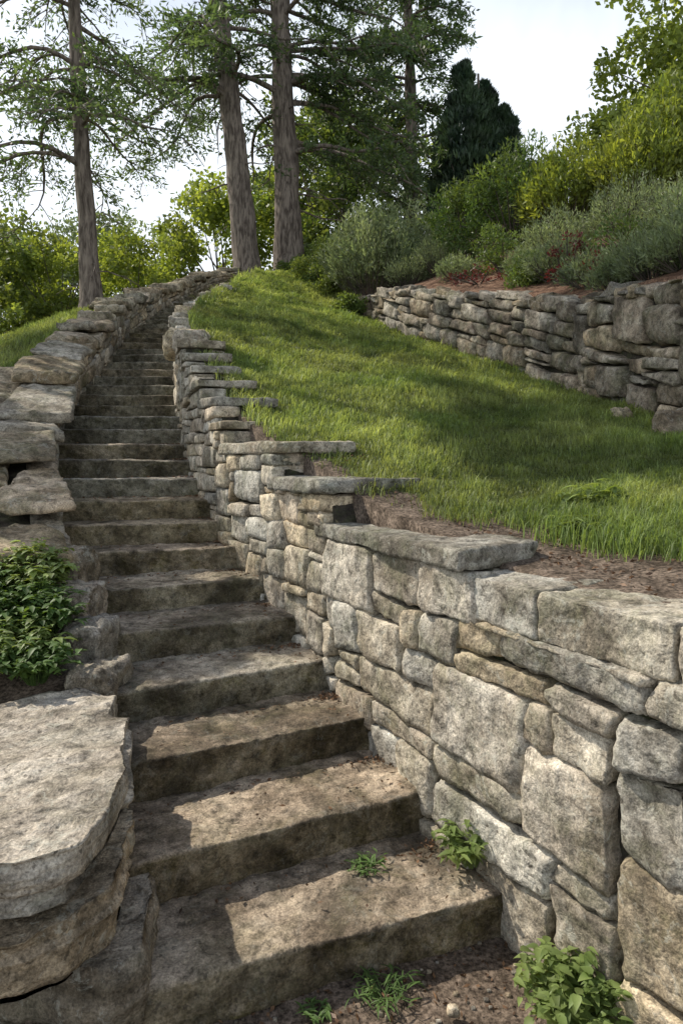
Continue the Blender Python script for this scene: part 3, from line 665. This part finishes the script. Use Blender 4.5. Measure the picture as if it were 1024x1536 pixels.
# ---------------- grass -----------------
def grass(name,n,zonef,ymin,ymax,xf,hmin,hmax,seed,mat,edge=False):
    g=np.random.default_rng(seed);y=ymin*(ymax/ymin)**g.random(n);a,b=xf(y);x=a+(b-a)*g.random(n)
    keep=zonef(x,y,g);x=x[keep];y=y[keep];n=len(x);z=gz(x,y)-.004
    sc=np.clip(y/5,.7,2.6)
    P0=np.c_[x,y,0*x];pn=fbm(P0,1.3,3,12);pc=fbm(P0,6,2,13)
    h=g.uniform(hmin,hmax,n)*np.clip(1+.45*pn+.4*pc,.35,2)*np.clip(y/7,.9,1.5);w=.0032*sc*g.uniform(.7,1.3,n)
    if edge: h*=1+.6*((dirtness(x,y)>.15)&(g.random(n)<.6))+.5*(g.random(n)<.04)
    a=g.uniform(0,6.28,n);d=np.c_[np.cos(a),np.sin(a),0*a];s_=np.c_[-np.sin(a),np.cos(a),0*a]
    ln=g.uniform(.15,.95,n)
    P=np.c_[x,y,z];m1=P+d*(h*ln*.3)[:,None]+np.c_[0*h,0*h,h*.6];tp=P+d*(h*ln)[:,None]+np.c_[0*h,0*h,h*(1-.35*ln)]
    V=np.stack([P-s_*w[:,None],P+s_*w[:,None],m1+s_*w[:,None]*.8,m1-s_*w[:,None]*.8,tp+s_*w[:,None]*.12,tp-s_*w[:,None]*.12],1).reshape(-1,3)
    I=np.arange(n)[:,None]*6;F=np.concatenate([I+np.array([[0,1,2,3]]),I+np.array([[3,2,4,5]])])
    mb=MB();mb.add(V,F,np.repeat((1+.35*pn+.25*pc)*g.uniform(.6,1.4,n),6));return mb.build(name,[mat])
grass('lawn_grass',300000,lambda x,y,g:(dirtness(x,y)<g.random(len(x))*.95+.03),2.3,22,lambda y:(xR(y)+.15,np.minimum(xU(y)+.05,3.8+0*y)),.035,.085,201,M_grass,edge=True)
grass('meadow_grass',60000,lambda x,y,g:(x>-.5*y*1.1-.6),6,24,lambda y:(xL(y)-4.2,xL(y)-.55),.05,.10,202,M_grass)
# ---------------- weeds -----------------
def leafplant(name,c,rad,h,nst,seed,mat,L=.06,W=.035,per=7,q0=.3):
    g=np.random.default_rng(seed);mb=MB();x,y,z=c
    for i in range(nst):
        a=g.uniform(0,6.28);r=rad*math.sqrt(g.uniform(.02,1));tip=np.array([x+math.cos(a)*r,y+math.sin(a)*r,z+h*g.uniform(.5,1)*(1-.4*r/rad)])
        b=np.array([x+math.cos(a)*r*.2,y+math.sin(a)*r*.2,z]);w=np.linspace(0,1,6)
        C=b+(tip-b)*w[:,None]+np.array([0,0,1])*(np.sin(w*math.pi)*h*.15)[:,None];tube(mb,C,.0022*(1.2-w*.7),4,0)
        for j in range(per):
            q=q0+(1-q0)*j/(per-1);p=np.array([np.interp(q,w,C[:,k_]) for k_ in range(3)])
            ang=g.uniform(0,6.28);d=unit(np.array([math.cos(ang),math.sin(ang),g.uniform(-.25,.45)]));sd=unit(np.cross(d,[0,0,1.0]));up=np.cross(sd,d)
            l=L*g.uniform(.5,1.3);ww=W*g.uniform(.7,1.2)*l/L
            us=np.array([0,.12,.38,.65,.85,1.0]);pr=np.array([.05,.75,1.0,.7,.35,0.02]);dr=-.35*us**2*l
            mid=p+d*(us*l)[:,None]+up*dr[:,None];Lf=mid+sd*(pr*ww*.5)[:,None]+up*(pr*ww*.18)[:,None];Rt=mid-sd*(pr*ww*.5)[:,None]+up*(pr*ww*.18)[:,None]
            V=np.concatenate([Lf,mid,Rt]);F=[]
            for s_ in range(5): F+=[[s_,s_+1,6+s_+1,6+s_],[6+s_,6+s_+1,12+s_+1,12+s_]]
            mb.add(V,F,g.uniform(.65,1.35),0)
    return mb.build(name,[mat])
leafplant('nettle_plant',(.74,2.16,0),.20,.25,120,301,M_weed,L=.042,W=.026,per=9,q0=.2)
leafplant('nettle_plant',(.52,2.74,.16),.15,.22,56,302,M_weed,L=.045,W=.020,per=8)
leafplant('clover_plant',(.10,2.72,.16),.10,.04,18,303,M_ivy,L=.035,W=.010,per=5)
leafplant('clover_plant',(.14,2.28,0.0),.13,.06,30,304,M_ivy,L=.045,W=.007,per=5)
leafplant('clover_plant',(-.08,2.2,0.0),.06,.04,10,308,M_ivy,L=.035,W=.01,per=5)
leafplant('dandelion_plant',(1.12,3.35,1.44),.2,.08,30,305,M_weed,L=.09,W=.032,per=4)
leafplant('dandelion_plant',(1.40,3.75,1.5),.22,.2,28,306,M_weed,L=.09,W=.03,per=4)
leafplant('dandelion_plant',(1.75,3.6,1.5),.18,.1,18,309,M_weed,L=.07,W=.02,per=4)
leafplant('nettle_plant',(-1.10,1.98,.0),.2,.18,50,307,M_ivy,L=.07,W=.010,per=6)
for i,(x,y,r) in enumerate([(-1.62,3.4,.3),(-1.9,3.75,.36),(-1.70,3.75,.25),(-2.1,4.1,.36),(-1.9,3.3,.35),(-1.45,3.25,.2),(-1.85,4.1,.2),(-1.55,3.6,.2),(-1.8,3.55,.25),(-1.75,3.92,.22),(-2.0,3.92,.25)]):
    leafplant('ground_ivy_plant',(x,y,gz1(x,y)+.06),r,.26,80,310+i,M_ivy if i%3 else M_weed,L=.05,W=.032,per=8)
# ---------------- litter + pebbles -----------------
mb=MB();g=np.random.default_rng(400)
P=[]
for k in range(1,14):
    l=LK[k-1];r=RK[k-1];L=np.array([l[1],l[0]]);Rr=np.array([r[1],r[0]]);t=(Rr-L)/np.linalg.norm(Rr-L);nrm=np.array([-t[1],t[0]]);w=np.linalg.norm(Rr-L)
    n=150
    u=np.where(g.random(n)<.6,1-np.abs(g.normal(0,.10,n)),g.random(n));u=np.clip(u,.02,.99);v=np.where(g.random(n)<.75,.39-np.abs(g.normal(0,.05,n)),g.uniform(.03,.38,n))
    q=L+t*(w*u)[:,None]+nrm*v[:,None];P.append(np.c_[q,np.full(n,RISE*k+.010)])
n=900;x=g.uniform(-.6,1.15,n);y=g.uniform(1.7,2.7,n);kk=(x<xR(y)-.02);P.append(np.c_[x,y,gz(x,y)+.006][kk])
n=1500;y=g.uniform(1.2,6,n);x=xR(y)+.35+np.abs(g.normal(0,.35,n));P.append(np.c_[x,y,gz(x,y)+.008])
P=np.concatenate(P);d=g.normal(size=(len(P),3));d[:,2]*=.2
leaves(mb,P,.022,.010,d,.1,None,0,g,.6)
mb.build('leaf_litter',[M_litter])
mb=MB()
for i in range(160):
    x=g.uniform(-.4,1.1);y=g.uniform(1.75,2.6)
    if x>xR(y)-.04:continue
    s_=g.uniform(.004,.011);z=gz1(x,y);rock(mb,boxC(x-s_,x+s_,y-s_,y+s_*.8,z-s_*.4,z+s_*.9),s_*.6,s_*.2,40,(5,5,5),g.uniform(.5,.9),i)
x,y=.36,2.2;rock(mb,boxC(x-.02,x+.02,y-.017,y+.017,-.005,.028),.014,.003,30,(8,8,8),1.1,5)
mb.build('pebbles',[M_boul])
# ---------------- light, sky, camera -----------------
sd=Vector((-.62,.33,.74)).normalized()
sun=bpy.data.lights.new('sun','SUN');sun.energy=5.0;sun.angle=R(.5);sun.color=(1,.92,.80)
so=bpy.data.objects.new('sun',sun);bpy.context.scene.collection.objects.link(so);so.rotation_euler=sd.to_track_quat('Z','Y').to_euler()
w=bpy.data.worlds.new('World');bpy.context.scene.world=w;w.use_nodes=True;nt=w.node_tree
bg=nt.nodes['Background'];sk=nt.nodes.new('ShaderNodeTexSky');sk.sky_type='NISHITA';sk.sun_disc=False
sk.sun_elevation=math.asin(sd.z);sk.sun_rotation=math.atan2(sd.x,sd.y)
sk.air_density=1.0;sk.dust_density=2.0;sk.ozone_density=1.0
# haze: bright near the horizon, thinning to a clear zenith
tcn=nt.nodes.new('ShaderNodeTexCoord')
sz=nt.nodes.new('ShaderNodeSeparateXYZ');nt.links.new(tcn.outputs['Generated'],sz.inputs[0])
nf=noise_node(nt.nodes,nt.links,tcn.outputs['Generated'],2.2,5,.6,.4)
hz=math_(nt.nodes,nt.links,'ADD',sz.outputs[2],math_(nt.nodes,nt.links,'MULTIPLY',math_(nt.nodes,nt.links,'SUBTRACT',nf,.5),.35))
ff=ramp(nt.nodes,nt.links,hz,[(0.0,g3(.97)),(.5,g3(.85)),(.70,g3(.10))])
cl=mix(nt.nodes,nt.links,ff,sk.outputs[0],(8.0,8.5,9.0))
nt.links.new(cl,bg.inputs[0]);bg.inputs[1].default_value=.15
cam=bpy.data.cameras.new('camera');co=bpy.data.objects.new('camera',cam);bpy.context.scene.collection.objects.link(co)
co.location=(0,0,1.8);co.rotation_euler=(R(90),0,0)
cam.sensor_fit='VERTICAL';cam.sensor_height=36;cam.lens=24;cam.shift_y=-84/1536;cam.clip_end=2000;cam.clip_start=.05
sc=bpy.context.scene;sc.camera=co
sc.view_settings.view_transform='Standard';sc.view_settings.look='None';sc.view_settings.exposure=0
